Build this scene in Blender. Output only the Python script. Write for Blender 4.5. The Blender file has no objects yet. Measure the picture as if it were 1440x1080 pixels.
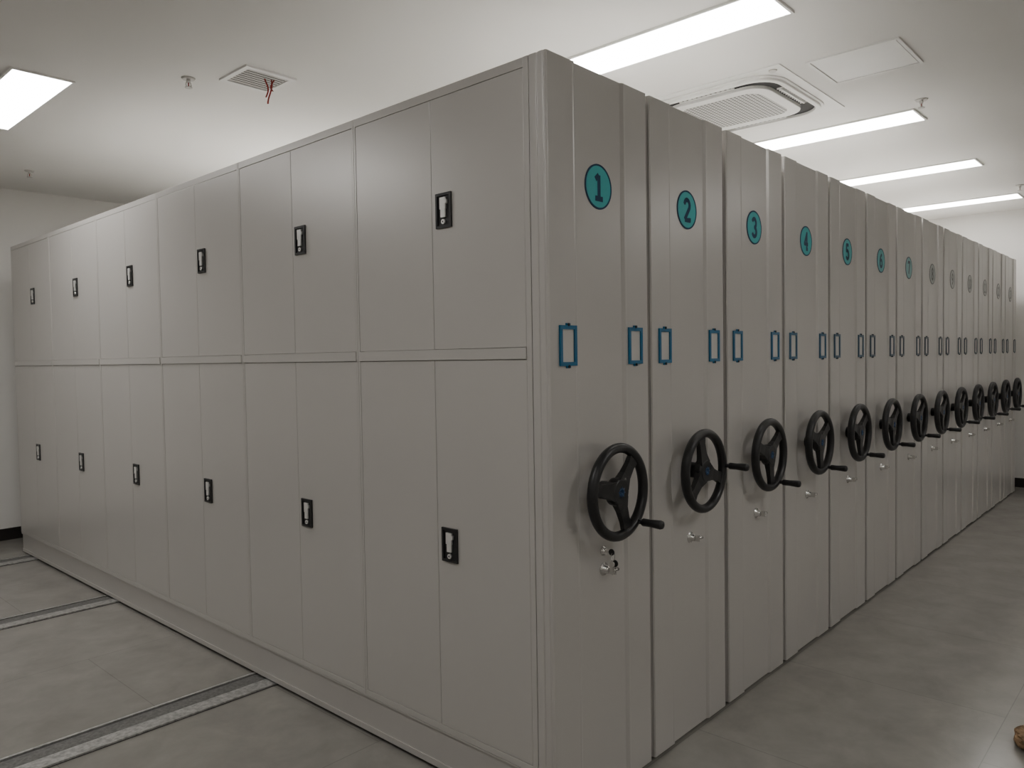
import bpy, bmesh, math, random
from mathutils import Vector, Matrix, noise
random.seed(4)
scene = bpy.context.scene
COL = scene.collection
HC = 3.015      # ceiling height
H = 2.435       # shelving height

# ------------------------------------------------------------------ materials
def new_mat(name):
    m = bpy.data.materials.new(name); m.use_nodes = True
    nt = m.node_tree
    b = nt.nodes.get('Principled BSDF')
    return m, nt, b
def simple(name, col, rough=0.5, metal=0.0, spec=0.5, nscale=None, namt=0.1, bump=0.0, bscale=300):
    m, nt, b = new_mat(name)
    b.inputs['Base Color'].default_value = (*col, 1)
    b.inputs['Roughness'].default_value = rough
    b.inputs['Metallic'].default_value = metal
    b.inputs['Specular IOR Level'].default_value = spec
    tc = nt.nodes.new('ShaderNodeTexCoord')
    if nscale:
        n = nt.nodes.new('ShaderNodeTexNoise'); n.inputs['Scale'].default_value = nscale
        n.inputs['Detail'].default_value = 5
        nt.links.new(tc.outputs['Object'], n.inputs['Vector'])
        r = nt.nodes.new('ShaderNodeValToRGB')
        r.color_ramp.elements[0].position = 0.3; r.color_ramp.elements[1].position = 0.7
        r.color_ramp.elements[0].color = (*[c*(1-namt) for c in col], 1)
        r.color_ramp.elements[1].color = (*[min(1, c*(1+namt)) for c in col], 1)
        nt.links.new(n.outputs['Fac'], r.inputs['Fac'])
        nt.links.new(r.outputs['Color'], b.inputs['Base Color'])
    if bump:
        n2 = nt.nodes.new('ShaderNodeTexNoise'); n2.inputs['Scale'].default_value = bscale
        bp = nt.nodes.new('ShaderNodeBump'); bp.inputs['Strength'].default_value = bump
        bp.inputs['Distance'].default_value = 0.002
        nt.links.new(tc.outputs['Object'], n2.inputs['Vector'])
        nt.links.new(n2.outputs['Fac'], bp.inputs['Height'])
        nt.links.new(bp.outputs['Normal'], b.inputs['Normal'])
    return m
M_paint = simple('grey_powder_coat', (0.56, 0.54, 0.512), 0.31, 0.2, 0.5, 2.0, 0.012, 0.03, 500)
M_base  = simple('grey_base_paint', (0.52, 0.50, 0.475), 0.34, 0.2, 0.5, 2.0, 0.02, 0.05, 300)
M_insert= simple('pale_label_insert', (0.62, 0.60, 0.565), 0.4, 0.0, 0.5, 9.0, 0.02)
M_top   = simple('pale_bounce_top', (0.80, 0.79, 0.76), 0.5, 0.0, 0.5, 4.0, 0.04)  # unseen unit tops, made pale to bounce light onto the ceiling
M_dark  = simple('dark_gap', (0.02, 0.02, 0.02), 0.8, nscale=20)
M_black = simple('black_plastic', (0.012, 0.012, 0.013), 0.38, 0, 0.5, 30, 0.2)
M_chrome= simple('chrome', (0.75, 0.74, 0.72), 0.22, 1.0, nscale=40, namt=0.05)
M_paddle= simple('satin_metal_paddle', (0.80, 0.79, 0.77), 0.35, 0.4, nscale=40, namt=0.05)
M_rail  = simple('brushed_steel', (0.45, 0.445, 0.43), 0.36, 0.5, nscale=60, namt=0.35, bump=0.15)
M_railmid = simple('worn_steel', (0.16, 0.157, 0.15), 0.42, 0.3, nscale=90, namt=0.35, bump=0.15)
M_railgap = simple('rail_groove', (0.05, 0.048, 0.045), 0.6, nscale=30)
M_screw = simple('dark_screw', (0.03, 0.03, 0.035), 0.4, 0.6, nscale=80)
M_wall  = simple('wall_paint', (0.75, 0.733, 0.70), 0.85, 0, 0.3, 2.0, 0.015, 0.05, 200)
M_ceil  = simple('ceiling_paint', (0.86, 0.843, 0.81), 0.9, 0, 0.3, 1.5, 0.012, 0.04, 200)
M_basebd= simple('baseboard_black', (0.018, 0.015, 0.014), 0.35, nscale=8)
M_white = simple('white_plastic', (0.86, 0.85, 0.82), 0.4, nscale=5, namt=0.02)
M_vent  = simple('vent_paint', (0.62, 0.60, 0.57), 0.5, nscale=9, namt=0.03)
M_red   = simple('red_ribbon', (0.32, 0.03, 0.02), 0.6, nscale=20)
M_brown = simple('brown_paper', (0.27, 0.17, 0.09), 0.8, nscale=18, namt=0.4, bump=0.6, bscale=40)
M_emb   = simple('emblem_blue', (0.02, 0.07, 0.17), 0.4, nscale=30)
def badge_mats(f, fl):  # far badges and labels: glare and low light mixed into their colours
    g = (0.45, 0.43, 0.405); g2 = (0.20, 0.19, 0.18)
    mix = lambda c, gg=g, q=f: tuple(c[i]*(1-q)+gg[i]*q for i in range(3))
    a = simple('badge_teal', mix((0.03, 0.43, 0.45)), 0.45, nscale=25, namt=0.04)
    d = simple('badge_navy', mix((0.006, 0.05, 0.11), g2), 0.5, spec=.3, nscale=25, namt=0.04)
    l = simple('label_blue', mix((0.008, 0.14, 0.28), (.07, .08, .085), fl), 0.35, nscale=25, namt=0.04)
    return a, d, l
def emis(name, col, s):
    m, nt, b = new_mat(name)
    b.inputs['Base Color'].default_value = (0.9, 0.9, 0.9, 1)
    b.inputs['Emission Color'].default_value = (*col, 1)
    tc = nt.nodes.new('ShaderNodeTexCoord')
    n = nt.nodes.new('ShaderNodeTexNoise'); n.inputs['Scale'].default_value = 4
    mr = nt.nodes.new('ShaderNodeMapRange')
    mr.inputs['To Min'].default_value = s*0.97; mr.inputs['To Max'].default_value = s*1.03
    nt.links.new(tc.outputs['Object'], n.inputs['Vector'])
    nt.links.new(n.outputs['Fac'], mr.inputs['Value'])
    nt.links.new(mr.outputs['Result'], b.inputs['Emission Strength'])
    return m
M_light = emis('diffuser_glow', (1.0, 0.98, 0.955), 20.0)

# floor
def floor_mat():
    m, nt, b = new_mat('floor_stone_tile')
    tc = nt.nodes.new('ShaderNodeTexCoord')
    n = nt.nodes.new('ShaderNodeTexNoise'); n.inputs['Scale'].default_value = 4.5; n.inputs['Detail'].default_value = 9
    n.inputs['Roughness'].default_value = 0.65; n.inputs['Distortion'].default_value = 0.3
    r = nt.nodes.new('ShaderNodeValToRGB')
    r.color_ramp.elements[0].position = 0.25; r.color_ramp.elements[1].position = 0.75
    r.color_ramp.elements[0].color = (0.225, 0.213, 0.192, 1)
    r.color_ramp.elements[1].color = (0.31, 0.296, 0.268, 1)
    br = nt.nodes.new('ShaderNodeTexBrick')
    br.offset = 0.5
    br.inputs['Scale'].default_value = 1.0
    br.inputs['Brick Width'].default_value = 0.9; br.inputs['Row Height'].default_value = 0.9
    br.inputs['Mortar Size'].default_value = 0.002; br.inputs['Mortar Smooth'].default_value = 0.2
    br.inputs['Color1'].default_value = (1, 1, 1, 1); br.inputs['Color2'].default_value = (0.97, 0.97, 0.97, 1)
    br.inputs['Mortar'].default_value = (0.75, 0.75, 0.75, 1)
    mx = nt.nodes.new('ShaderNodeMix'); mx.data_type = 'RGBA'; mx.blend_type = 'MULTIPLY'
    mx.inputs[0].default_value = 1.0
    nt.links.new(tc.outputs['Object'], n.inputs['Vector'])
    nt.links.new(tc.outputs['Object'], br.inputs['Vector'])
    nt.links.new(n.outputs['Fac'], r.inputs['Fac'])
    nt.links.new(r.outputs['Color'], mx.inputs[6]); nt.links.new(br.outputs['Color'], mx.inputs[7])
    nt.links.new(mx.outputs[2], b.inputs['Base Color'])
    b.inputs['Roughness'].default_value = 0.20
    return m
M_floor = floor_mat()

def perf_mat():
    m, nt, b = new_mat('perforated_grille')
    tc = nt.nodes.new('ShaderNodeTexCoord')
    v = nt.nodes.new('ShaderNodeTexVoronoi'); v.inputs['Scale'].default_value = 42; v.inputs['Randomness'].default_value = 0
    v.voronoi_dimensions = '2D'
    c = nt.nodes.new('ShaderNodeValToRGB')
    c.color_ramp.elements[0].position = 0.30; c.color_ramp.elements[0].color = (0.05, 0.05, 0.05, 1)
    c.color_ramp.elements[1].position = 0.40; c.color_ramp.elements[1].color = (0.60, 0.59, 0.56, 1)
    nt.links.new(tc.outputs['Object'], v.inputs['Vector']); nt.links.new(v.outputs['Distance'], c.inputs['Fac'])
    nt.links.new(c.outputs['Color'], b.inputs['Base Color']); b.inputs['Roughness'].default_value = 0.5
    return m
M_perf = perf_mat()

# ------------------------------------------------------------------ helpers
def mesh_from_bm(bm, name, mats, smooth=False):
    me = bpy.data.meshes.new(name); bm.normal_update(); bm.to_mesh(me); bm.free()
    for m in mats: me.materials.append(m)
    if smooth:
        for p in me.polygons: p.use_smooth = True
    return me
def add_box(bm, x0, x1, y0, y1, z0, z1, mi=0):
    vs = [bm.verts.new(p) for p in ((x0,y0,z0),(x1,y0,z0),(x1,y1,z0),(x0,y1,z0),(x0,y0,z1),(x1,y0,z1),(x1,y1,z1),(x0,y1,z1))]
    for f in ((3,2,1,0),(4,5,6,7),(0,1,5,4),(1,2,6,5),(2,3,7,6),(3,0,4,7)):
        fa = bm.faces.new([vs[i] for i in f]); fa.material_index = mi
def add_cyl(bm, p0, p1, r0, r1, seg=20, mi=0, smooth=True):
    p0 = Vector(p0); p1 = Vector(p1); d = (p1-p0).normalized()
    a = d.orthogonal().normalized(); c = d.cross(a)
    A = []; B = []
    for i in range(seg):
        t = 2*math.pi*i/seg; o = a*math.cos(t)+c*math.sin(t)
        A.append(bm.verts.new(p0+o*r0)); B.append(bm.verts.new(p1+o*r1))
    for i in range(seg):
        j = (i+1) % seg
        f = bm.faces.new((A[i], A[j], B[j], B[i])); f.material_index = mi; f.smooth = smooth
    f = bm.faces.new(A[::-1]); f.material_index = mi
    f = bm.faces.new(B); f.material_index = mi
def add_lathe_y(bm, prof, seg=32, mi=0, closed=False):
    """prof list of (r,y) around the Y axis"""
    rings = []
    for r, y in prof:
        rings.append([bm.verts.new((r*math.cos(2*math.pi*i/seg), y, r*math.sin(2*math.pi*i/seg))) for i in range(seg)])
    n = len(prof); last = n if closed else n-1
    for k in range(last):
        a = rings[k]; b = rings[(k+1) % n]
        for i in range(seg):
            j = (i+1) % seg
            f = bm.faces.new((a[i], a[j], b[j], b[i])); f.material_index = mi; f.smooth = True
    if not closed:
        f = bm.faces.new(rings[0][::-1]); f.material_index = mi
        f = bm.faces.new(rings[-1]); f.material_index = mi
def rrect(hx, hy, r, n=8):
    pts = []
    for cx, cy, a0 in ((hx-r, hy-r, 0), (-hx+r, hy-r, 90), (-hx+r, -hy+r, 180), (hx-r, -hy+r, 270)):
        for i in range(n+1):
            a = math.radians(a0+90*i/n); pts.append((cx+r*math.cos(a), cy+r*math.sin(a)))
    return pts
def add_prism(bm, pts, z0, z1, mi=0):
    a = [bm.verts.new((x, y, z0)) for x, y in pts]; b = [bm.verts.new((x, y, z1)) for x, y in pts]
    n = len(pts)
    for i in range(n):
        j = (i+1) % n
        f = bm.faces.new((a[i], a[j], b[j], b[i])); f.material_index = mi
    f = bm.faces.new(a[::-1]); f.material_index = mi
    f = bm.faces.new(b); f.material_index = mi
def add_ring_prism(bm, po, pi_, z0, z1, mi=0):
    n = len(po)
    L = [[bm.verts.new((x, y, z)) for x, y in p] for p, z in ((po, z0), (pi_, z0), (pi_, z1), (po, z1))]
    for k in range(4):
        a = L[k]; b = L[(k+1) % 4]
        for i in range(n):
            j = (i+1) % n
            f = bm.faces.new((a[i], a[j], b[j], b[i])); f.material_index = mi
def fix(bm):
    bmesh.ops.recalc_face_normals(bm, faces=bm.faces[:])
def obj(name, data, parent=None, loc=(0,0,0), rot=(0,0,0), **props):
    o = bpy.data.objects.new(name, data)
    COL.objects.link(o); o.location = loc; o.rotation_euler = rot
    if parent: o.parent = parent
    for k, v in props.items(): o[k] = v
    return o
def bevel(o, w, seg=2):
    b = o.modifiers.new('bevel', 'BEVEL'); b.width = w; b.segments = seg; b.limit_method = 'ANGLE'
    b.angle_limit = math.radians(40); return o
def box_obj(name, dims, mat, **k):
    bm = bmesh.new(); add_box(bm, *dims); return obj(name, mesh_from_bm(bm, name, [mat]), **k)

# ------------------------------------------------------------------ room
X0, X1, Y0, Y1 = -4.6, 8.02, -4.4, 6.13
S = dict(kind='structure')
box_obj('floor', (X0, X1, Y0, Y1, -0.1, 0), M_floor, **S)
box_obj('ceiling', (X0, X1, Y0, Y1, HC, HC+0.1), M_ceil, **S)
box_obj('wall_north', (X0, X1, Y1, Y1+0.1, 0, HC), M_wall, **S)
box_obj('wall_south', (X0, X1, Y0-0.1, Y0, 0, HC), M_wall, **S)
box_obj('wall_east', (X1, X1+0.1, Y0, Y1, 0, HC), M_wall, **S)
box_obj('wall_west', (X0-0.1, X0, Y0, Y1, 0, HC), M_wall, **S)
box_obj('baseboard_north', (X0, X1, Y1-0.012, Y1, 0, 0.1), M_basebd, **S)
box_obj('baseboard_south', (X0, X1, Y0, Y0+0.012, 0, 0.1), M_basebd, **S)
box_obj('baseboard_east', (X1-0.012, X1, Y0+0.012, Y1-0.012, 0, 0.1), M_basebd, **S)
box_obj('baseboard_west', (X0, X0+0.012, Y0+0.012, Y1-0.012, 0, 0.1), M_basebd, **S)

# ------------------------------------------------------------------ floor rails
def rail_mesh():
    bm = bmesh.new()
    L0, L1 = -3.6, 7.7
    add_box(bm, L0, L1, -0.10, 0.10, 0.0, 0.004, 2)
    add_box(bm, L0, L1, -0.10, -0.020, 0.003, 0.010, 0)
    add_box(bm, L0, L1, -0.010, 0.070, 0.003, 0.006, 1)
    add_box(bm, L0, L1, 0.086, 0.10, 0.003, 0.008, 0)
    return mesh_from_bm(bm, 'floor_rail', [M_rail, M_railmid, M_railgap])
rm = rail_mesh()
for y in (1.78, 3.65, 5.25):
    obj('floor_rail', rm, loc=(0, y, 0), label='steel guide rail strip set into the grey tiled floor', category='rail', group='shelving floor rails')

# ------------------------------------------------------------------ shelving meshes
UW = 0.560; PITCH = 0.5925; UL = 5.50
# end panel
bm = bmesh.new()
prof = [(0,.068),(0,.040),(.003,.038),(.003,.034),(0,.032),(0,.014),(.002,.012),(.002,.010),(.001,.006),(.005,0),
        (.131,0),(.135,-.001),(.139,-.001),(.151,.007),(.401,.007),(.413,-.001),(.419,-.001),(.424,0),
        (UW-.005,0),(UW,.005),(UW,.068)]
add_prism(bm, prof, 0.012, H)
fix(bm)
me_end = mesh_from_bm(bm, 'end_panel', [M_paint])
# plain body
bm = bmesh.new()
add_box(bm, .012, UW-.012, .069, UL, .165, H-.004)
bm.faces.ensure_lookup_table(); bm.faces[1].material_index = 1
me_body = mesh_from_bm(bm, 'body', [M_paint, M_top])
bm = bmesh.new()
add_box(bm, .02, UW-.02, .069, UL-.01, .02, .164)
me_base = mesh_from_bm(bm, 'base', [M_base])
# first unit body with frame
COLW = 0.905; CY0 = 0.07
bm = bmesh.new()
add_box(bm, .022, UW-.012, .069, UL, .165, H-.004)
bm.faces.ensure_lookup_table(); bm.faces[1].material_index = 1
for i in range(6):
    a = CY0+COLW*i+.0008; b = CY0+COLW*(i+1)-.0008
    pa = a+.022 if i == 0 else a+.011
    pb = b-.011
    add_box(bm, 0, .023, a, pa, .165, H)
    add_box(bm, 0, .023, pb, b, .165, H)
    add_box(bm, 0.0, .0225, pa, pb, 2.404, H-.0005)
    add_box(bm, -.004, .0225, pa, pb, 1.496, 1.532)
    add_box(bm, 0.0, .0225, pa, pb, .1655, .188)
me_body1 = mesh_from_bm(bm, 'body', [M_paint, M_top])
bm = bmesh.new()
add_box(bm, .008, UW-.02, .069, UL-.01, .017, .158)
add_box(bm, .0, UW-.02, .069, UL-.01, .158, .1645)
add_box(bm, .004, .02, .069, UL-.01, .017, .040)
me_base1 = mesh_from_bm(bm, 'base', [M_base, M_dark])

# door handle plate (local: y along face, z up, -x outward)
bm = bmesh.new()
def zy_ring(bm, hy, hz, t, x0, x1, mi):
    add_box(bm, x0, x1, -hy, -hy+t, -hz, hz, mi); add_box(bm, x0, x1, hy-t, hy, -hz, hz, mi)
    add_box(bm, x0, x1, -hy+t, hy-t, -hz, -hz+t, mi); add_box(bm, x0, x1, -hy+t, hy-t, hz-t, hz, mi)
add_box(bm, -.002, 0, -.039, .039, -.06, .06, 0)
zy_ring(bm, .039, .06, .009, -.007, -.002, 0)
# satin paddle: broad upper blade, waist, lower tongue
add_box(bm, -.010, -.004, -.014, .014, .004, .044, 1)
add_box(bm, -.011, -.004, -.021, .004, .022, .036, 1)
add_box(bm, -.009, -.003, -.011, .011, -.024, .004, 1)
add_cyl(bm, (-.002, 0, -.039), (-.009, 0, -.039), .0085, .0085, 16, 1)
add_cyl(bm, (-.009, 0, -.039), (-.0095, 0, -.039), .003, .003, 10, 0)
fix(bm)
me_handle = mesh_from_bm(bm, 'door_handle', [M_black, M_paddle])

# label holder
def xz_frame(bm, hx, hz, t, y0, y1, mi):
    add_box(bm, -hx, -hx+t, y0, y1, -hz, hz, mi); add_box(bm, hx-t, hx, y0, y1, -hz, hz, mi)
    add_box(bm, -hx+t, hx-t, y0, y1, -hz, -hz+t, mi); add_box(bm, -hx+t, hx-t, y0, y1, hz-t, hz, mi)
def label_mesh(lm):
    bm = bmesh.new()
    xz_frame(bm, .043, .064, .0125, -.006, 0, 0)
    for s in (1, -1):
        add_box(bm, -.010, .010, -.005, 0, min(s*.063, s*.071), max(s*.063, s*.071), 0)
        add_cyl(bm, (0, -.005, s*.066), (0, -.008, s*.066), .0055, .0045, 12, 1)
    add_box(bm, -.0315, .0315, -.001, 0, -.054, .054, 2)
    fix(bm)
    return mesh_from_bm(bm, 'label_holder', [lm, M_screw, M_insert])

# handwheel : knob at angle 0
wb = bmesh.new()
R, RR = .146, .0165
prof = [(R+RR*math.cos(2*math.pi*i/14)*1.0, RR*1.1*math.sin(2*math.pi*i/14)) for i in range(14)]
add_lathe_y(wb, prof, 56, 0, closed=True)
add_lathe_y(wb, [(.030, .070), (.030, .03), (.046, .022), (.048, .0), (.040, -.012), (.0, -.0135)][:-1], 32, 0)
for a in (-20, 100, 220):
    a = math.radians(a); ca, sa = math.cos(a), math.sin(a)
    secs = [(.030, .040, .016, .002), (.065, .027, .013, .004), (.105, .024, .011, .003), (.146, .034, .010, .0)]
    prev = None
    for r, w, th, yo in secs:
        cur = []
        for sx, sy in ((-1,-1),(1,-1),(1,1),(-1,1)):
            cur.append(wb.verts.new((ca*r - sa*w*sx*.8, yo+th*sy*.8, sa*r + ca*w*sx*.8)))
        if prev:
            for i in range(4):
                j = (i+1) % 4; f = wb.faces.new((prev[i], prev[j], cur[j], cur[i])); f.smooth = False
        else: wb.faces.new(cur[::-1])
        prev = cur
    wb.faces.new(prev)
fix(wb)
me_wheel = mesh_from_bm(wb, 'handwheel', [M_black])
bm = bmesh.new()
add_cyl(bm, (R, 0, 0), (R, -.030, 0), .008, .008, 14, 1)
prof = [(.010, -.028), (.0135, -.034), (.0125, -.060), (.0155, -.100), (.013, -.108), (.006, -.111)]
b2 = bmesh.new(); add_lathe_y(b2, prof, 20, 0); fix(b2)
for v in b2.verts: v.co.x += R
tmp = bpy.data.meshes.new('t'); b2.to_mesh(tmp); b2.free(); bm.from_mesh(tmp)
me_knob = mesh_from_bm(bm, 'crank_knob', [M_black, M_screw])
bm = bmesh.new()
add_lathe_y(bm, [(.011, -.0118), (.011, -.0132), (.014, -.0132), (.014, -.0118)], 28, 0, closed=True)
for i in range(8):
    a = math.pi*i/4
    add_cyl(bm, (.003*math.cos(a), -.0128, .003*math.sin(a)), (.019*math.cos(a), -.0128, .019*math.sin(a)), .002, .001, 6, 0)
me_embl = mesh_from_bm(bm, 'hub_emblem', [M_emb])

# panel lock
bm = bmesh.new()
add_lathe_y(bm, [(.023, 0), (.022, -.003), (.014, -.005), (.013, -.022), (.010, -.024)], 24, 0)
add_box(bm, -.0035, .0035, -.042, -.022, -.012, .012, 0)
add_cyl(bm, (0.004, -.036, 0), (0.030, -.036, -.001), .005, .007, 10, 0)
fix(bm)
me_lock = mesh_from_bm(bm, 'panel_lock', [M_chrome])
bm = bmesh.new()
add_lathe_y(bm, [(.017, 0), (.017, -.003), (.012, -.005), (.012, -.014)], 20, 0)
add_box(bm, -.0015, .0015, -.030, -.012, -.005, .005, 0)
add_cyl(bm, (-.002, -.034, 0), (.002, -.034, 0), .011, .011, 16, 1)
# ring and two hanging keys
for i in range(14):
    a0 = 2*math.pi*i/14; a1 = 2*math.pi*(i+1)/14
    add_cyl(bm, (.004+.011*math.cos(a0), -.036, -.016+.014*math.sin(a0)), (.004+.011*math.cos(a1), -.036, -.016+.014*math.sin(a1)), .0012, .0012, 6, 0)
add_cyl(bm, (.012, -.038, -.040), (.015, -.038, -.040), .012, .012, 16, 1)
add_box(bm, .0128, .0142, -.042, -.034, -.078, -.050, 0)
add_cyl(bm, (-.008, -.040, -.038), (-.005, -.040, -.038), .010, .010, 16, 0)
add_box(bm, -.0072, -.0058, -.043, -.037, -.074, -.046, 0)
fix(bm)
me_keys = mesh_from_bm(bm, 'key_set', [M_chrome, M_black])

# bold slab digits drawn as thick strokes; unit box .56 wide x 1 high
def arc(cx, cy, rx, ry, a0, a1, n=14):
    return [(cx+rx*math.cos(math.radians(a0+(a1-a0)*i/n)), cy+ry*math.sin(math.radians(a0+(a1-a0)*i/n))) for i in range(n+1)]
GL = {
 '0': [arc(.28, .5, .21, .40, 0, 360, 28)],
 '1': [[(.10, .74), (.30, .90)], [(.30, .90), (.30, .10)], [(.08, .09), (.52, .09)]],
 '2': [arc(.28, .68, .20, .22, 170, -25) + [(.09, .10)], [(.09, .09), (.49, .09), (.49, .2)]],
 '3': [arc(.27, .70, .19, .20, 160, -90), arc(.27, .30, .21, .21, 90, -160)],
 '4': [[(.36, .08), (.36, .90), (.06, .34), (.52, .34)], [(.24, .08), (.48, .08)]],
 '5': [[(.47, .90), (.12, .90), (.11, .54)] + arc(.27, .33, .21, .24, 120, -155)],
 '6': [arc(.28, .32, .20, .22, 0, 360, 24), arc(.50, .38, .42, .52, 180, 105)],
 '7': [[(.08, .76), (.08, .90), (.49, .90), (.22, .08)]],
 '8': [arc(.28, .71, .17, .19, 0, 360, 22), arc(.28, .30, .20, .21, 0, 360, 22)],
 '9': [arc(.28, .68, .20, .22, 0, 360, 24), arc(.06, .62, .42, .52, 0, -75)],
}
def digit_mesh(txt, mat):
    bm = bmesh.new(); h = .096
    n = len(txt); sx = h*(1.0 if n == 1 else .78); w = .56*sx
    hw = .0088 if n == 1 else .0070
    x0 = -w*n/2
    lay = 0
    for c in txt:
        for pl in GL[c]:
            P = [Vector((x0+p[0]*sx, 0, (p[1]-.5)*h)) for p in pl]
            for i in range(len(P)-1):
                d = (P[i+1]-P[i])
                if d.length < 1e-5: continue
                d.normalize(); q = Vector((-d.z, 0, d.x))*hw
                y = -.0001*(lay % 6); lay += 1
                o = Vector((0, y, 0))
                vs = [bm.verts.new(v+o) for v in (P[i]-q, P[i+1]-q, P[i+1]+q, P[i]+q)]
                bm.faces.new(vs)
            for p in (P[1:-1] if len(P) > 2 else []):
                y = -.0001*(lay % 6)-.0001; lay += 1
                bm.faces.new([bm.verts.new((p.x+hw*math.cos(t*math.pi/6), y, p.z+hw*math.sin(t*math.pi/6))) for t in range(12)])
        x0 += w
    return mesh_from_bm(bm, 'digit', [mat])

knob_ang = [-50, 2, -62, -64, -62, -60, -58, -62, -55, -60, -64, -58, -62]
for k in range(13):
    ux = 0 if k == 0 else PITCH*k - .012
    f = 0.0 if k < 4 else (.08, .2, .45, .88, .92, .93, .93, .93, .93)[k-4]  # glare wash-out of the far badges, painted in as grey
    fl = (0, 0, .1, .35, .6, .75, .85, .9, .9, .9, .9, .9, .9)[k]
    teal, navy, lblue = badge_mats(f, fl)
    if k == 0:
        lab = 'grey steel mobile shelving with locking doors, badge 1, keys in lock'
    else:
        lab = 'grey steel mobile shelving with black handwheel and round badge %d' % (k+1)
    u = obj('mobile_shelving_unit', None, loc=(ux, 0, 0), label=lab, category='shelving', group='row of mobile shelving units')
    u.empty_display_size = .1
    bevel(obj('end_panel', me_end, u), .001)
    bevel(obj('body', me_body1 if k == 0 else me_body, u), .001)
    obj('base', me_base1 if k == 0 else me_base, u)
    # badge
    bm = bmesh.new()
    add_lathe_y(bm, [(.070, 0), (.070, -.0015)], 48, 0)
    add_lathe_y(bm, [(.0685, 0), (.0685, -.0022), (.0745, -.0022), (.0745, 0)], 48, 1, closed=True)
    fix(bm)
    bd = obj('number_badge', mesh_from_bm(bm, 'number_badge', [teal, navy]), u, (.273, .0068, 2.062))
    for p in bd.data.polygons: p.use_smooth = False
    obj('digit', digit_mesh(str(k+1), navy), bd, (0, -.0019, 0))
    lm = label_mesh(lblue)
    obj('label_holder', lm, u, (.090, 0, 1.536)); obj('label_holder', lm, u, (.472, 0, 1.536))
    w = obj('handwheel', me_wheel, u, (.273, -.062, 1.052), (0, -math.radians(knob_ang[k]), 0))
    obj('crank_knob', me_knob, w); obj('hub_emblem', me_embl, w, label='small blue star-shaped emblem')
    obj('panel_lock', me_lock, u, (.280, .007, .783), label='chrome panel lock')
    if k == 0:
        obj('key_set', me_keys, u, (.278, .007, .845), label='keys with black heads')
        for i in range(6):
            a = CY0+COLW*i+.0008; b = CY0+COLW*(i+1)-.0008
            pa = (a+.022 if i == 0 else a+.011)+.0012; pb = b-.011-.0012
            mid = (pa+pb)/2
            for z0, z1, hz in ((1.5335, 2.4028, 2.013), (.1893, 1.4945, .847)):
                for (ya, yb, hnd) in ((pa, mid-.001, True), (mid+.001, pb, False)):
                    bm = bmesh.new(); add_box(bm, 0, .018, 0, yb-ya, 0, z1-z0)
                    d = obj('cabinet_door', mesh_from_bm(bm, 'cabinet_door', [M_paint]), u, (.001, ya, z0))
                    bevel(d, .0015)
                    if hnd:
                        obj('door_handle', me_handle, d, (0, (yb-ya)-.064, hz-z0), label='black recessed plate with chrome paddle')

# ------------------------------------------------------------------ ceiling lights and unseen fill panels
bm = bmesh.new(); xo, yo = .15, .6
def xy_frame(bm, hx, hy, t, z0, z1, mi=0):
    add_box(bm, -hx, -hx+t, -hy, hy, z0, z1, mi); add_box(bm, hx-t, hx, -hy, hy, z0, z1, mi)
    add_box(bm, -hx+t, hx-t, -hy, -hy+t, z0, z1, mi); add_box(bm, -hx+t, hx-t, hy-t, hy, z0, z1, mi)
xy_frame(bm, xo, yo, .012, -.010, 0)
me_lf = mesh_from_bm(bm, 'ceiling_light', [M_white])
bm = bmesh.new(); add_box(bm, -xo+.012, xo-.012, -yo+.012, yo-.012, -.007, -.001)
me_ld = mesh_from_bm(bm, 'diffuser', [M_light])
grid = [(x, y) for x in (1.44, 3.60, 5.30, 7.13) for y in (.48, 3.60)]
grid += [(-.465, 3.60), (-1.9, .48), (-1.9, 3.60), (-1.9, -2.64), (1.44, -2.64), (5.3, -2.64)]  # first panel is real; the rest are unseen, added to fill the cabinet faces
for x, y in grid:
    l = obj('ceiling_light', me_lf, loc=(x, y, HC), label='lit rectangular flat LED ceiling panel with slim white frame', category='ceiling light', group='LED ceiling panels')
    obj('diffuser', me_ld, l)

# ------------------------------------------------------------------ AC cassette
ac = obj('air_conditioner', None, loc=(2.62, .67, HC), label='white four-way ceiling cassette air conditioner with perforated centre grille', category='air conditioner')
bm = bmesh.new(); add_prism(bm, rrect(.49, .49, .01), -.006, 0)
fix(bm); obj('surround', mesh_from_bm(bm, 'surround', [M_white]), ac)
bm = bmesh.new()
add_ring_prism(bm, rrect(.42, .42, .17), rrect(.388, .388, .14), -.028, -.006)
add_ring_prism(bm, rrect(.435, .435, .175), rrect(.39, .39, .15), -.014, -.005)
add_ring_prism(bm, rrect(.322, .322, .13), rrect(.255, .255, .10), -.032, -.006)
fix(bm); bevel(obj('casing', mesh_from_bm(bm, 'casing', [M_white]), ac), .004)
bm = bmesh.new(); add_ring_prism(bm, rrect(.390, .390, .14), rrect(.320, .320, .125), -.012, -.007); fix(bm)
obj('air_slot', mesh_from_bm(bm, 'air_slot', [M_dark]), ac)
bm = bmesh.new(); add_prism(bm, rrect(.257, .257, .10), -.030, -.008); fix(bm)
obj('intake_grille', mesh_from_bm(bm, 'intake_grille', [M_perf]), ac)
bm = bmesh.new(); add_box(bm, -.17, .17, -.008, .002, -.003, .0)
for i in range(12):
    x = -.165+.03*i; add_box(bm, x-.0015, x+.0015, -.020, .020, 0, .012)
me_lv = mesh_from_bm(bm, 'louvre', [M_white])
for a in range(4):
    an = math.pi/2*a
    obj('louvre', me_lv, ac, (.358*math.sin(an), -.358*math.cos(an), -.022), (math.radians(0), 0, an))
bm = bmesh.new(); add_cyl(bm, (0,0,0), (0,0,-.006), .022, .02, 24); 
obj('sensor', mesh_from_bm(bm, 'sensor', [M_vent]), ac, (-.43, -.43, -.006))

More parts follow.
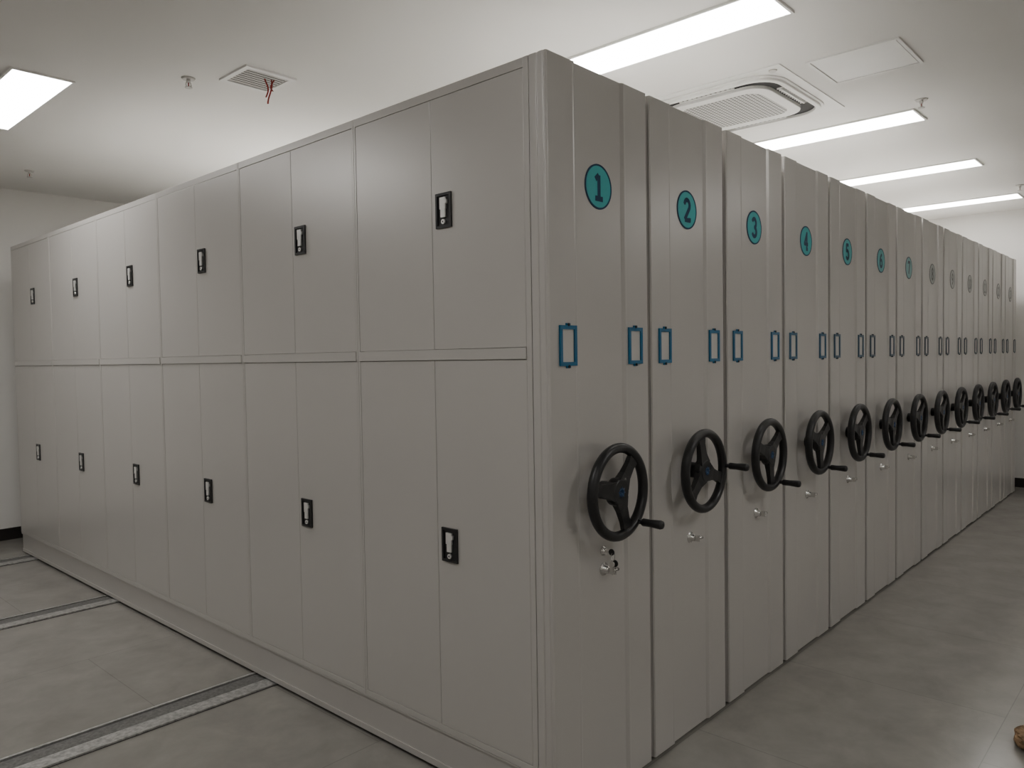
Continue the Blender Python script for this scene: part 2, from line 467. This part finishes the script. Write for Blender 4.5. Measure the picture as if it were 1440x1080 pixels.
# access hatch
bm = bmesh.new()
xy_frame(bm, .215, .225, .014, -.008, 0, 0)
add_box(bm, -.195, .195, -.205, .205, -.006, -.001, 0)
obj('ceiling_access_panel', mesh_from_bm(bm, 'ceiling_access_panel', [M_white]), loc=(2.43, -.15, HC), label='square white access hatch flush in the ceiling', category='access panel')

# vent
vt = obj('ceiling_vent', None, loc=(.347, 2.285, HC), label='square slatted ceiling vent with red ribbons hanging from it', category='vent')
bm = bmesh.new(); xy_frame(bm, .145, .145, .028, -.010, 0, 0); add_box(bm, -.13, .13, -.13, .13, -.002, -.0005, 1)
obj('frame', mesh_from_bm(bm, 'frame', [M_white, M_dark]), vt)
bm = bmesh.new()
for i in range(8):
    y = -.099+.028*i
    vs = [bm.verts.new(p) for p in ((-.118, y-.005, -.004), (.118, y-.005, -.004), (.118, y+.005, -.0065), (-.118, y+.005, -.0065),
                                    (-.118, y-.005, -.0055), (.118, y-.005, -.0055), (.118, y+.005, -.008), (-.118, y+.005, -.008))]
    for fi in ((3,2,1,0),(4,5,6,7),(0,1,5,4),(1,2,6,5),(2,3,7,6),(3,0,4,7)): bm.faces.new([vs[q] for q in fi])
fix(bm)
obj('slats', mesh_from_bm(bm, 'slats', [M_vent]), vt)
for j, (dx, ln, ph) in enumerate(((.01, .10, 0), (.035, .13, 1.5), (.055, .06, 3))):
    bm = bmesh.new(); prev = None
    for i in range(13):
        t = i/12; z = -.010-ln*t
        x = dx+.010*math.sin(3*t+ph); y = -.06+.008*math.cos(5*t+ph)
        w = .003
        cur = [bm.verts.new((x-w, y+w, z)), bm.verts.new((x+w, y-w, z))]
        if prev: bm.faces.new((prev[0], prev[1], cur[1], cur[0]))
        prev = cur
    o = obj('ribbon', mesh_from_bm(bm, 'ribbon', [M_red]), vt)
    so = o.modifiers.new('s', 'SOLIDIFY'); so.thickness = .001

# sprinklers
bm = bmesh.new()
add_cyl(bm, (0,0,0), (0,0,-.008), .036, .030, 28, 0)
add_cyl(bm, (0,0,-.008), (0,0,-.024), .010, .010, 14, 0)
for s in (-1, 1):
    add_cyl(bm, (s*.010, 0, -.020), (s*.015, 0, -.036), .0025, .0025, 8, 0)
    add_cyl(bm, (s*.015, 0, -.036), (s*.004, 0, -.050), .0025, .0025, 8, 0)
add_cyl(bm, (0,0,-.024), (0,0,-.048), .003, .003, 8, 1)
add_cyl(bm, (0,0,-.048), (0,0,-.052), .019, .019, 20, 0)
me_sp = mesh_from_bm(bm, 'sprinkler', [M_vent, M_red])
for x, y in ((.085, 2.537), (.10, 5.31), (3.307, -.197), (6.6, -.19)):
    obj('sprinkler', me_sp, loc=(x, y, HC), label='small pendant fire sprinkler head on the white ceiling', category='sprinkler', group='ceiling sprinklers')

# crumpled brown paper bag on the floor
bm = bmesh.new(); bmesh.ops.create_icosphere(bm, subdivisions=4, radius=1)
for v in bm.verts:
    n = v.co.copy()
    d = 1+.28*noise.noise(n*1.7)+.14*abs(noise.noise(n*4.3))+.05*noise.noise(n*10)
    v.co = Vector((n.x*.10*d, n.y*.055*d, max(-.028, n.z*.045*d)+.028))
me = mesh_from_bm(bm, 'paper_bag', [M_brown])
obj('paper_bag', me, loc=(1.58, -1.03, 0), rot=(0, 0, .5), label='crumpled brown paper bag lying on the grey floor', category='bag')

# ------------------------------------------------------------------ camera
A = Vector((-1173, 19, -1072)).normalized()
B = Vector((980, 53, -1072)).normalized()
U = B.cross(A).normalized(); A = U.cross(B).normalized()
Rm = Matrix((B, A, U))   # rows: world axes in camera space == camera->world rotation
cam = bpy.data.cameras.new('camera'); co = bpy.data.objects.new('camera', cam); COL.objects.link(co)
co.matrix_world = Matrix.Translation((-1.807, -1.494, 1.502)) @ Rm.to_4x4()
cam.sensor_width = 36; cam.lens = 36*1072/1440; cam.clip_start = .02
scene.camera = co
w = bpy.data.worlds.new('world'); scene.world = w; w.use_nodes = True
w.node_tree.nodes['Background'].inputs[0].default_value = (.5, .5, .5, 1)
w.node_tree.nodes['Background'].inputs[1].default_value = .02
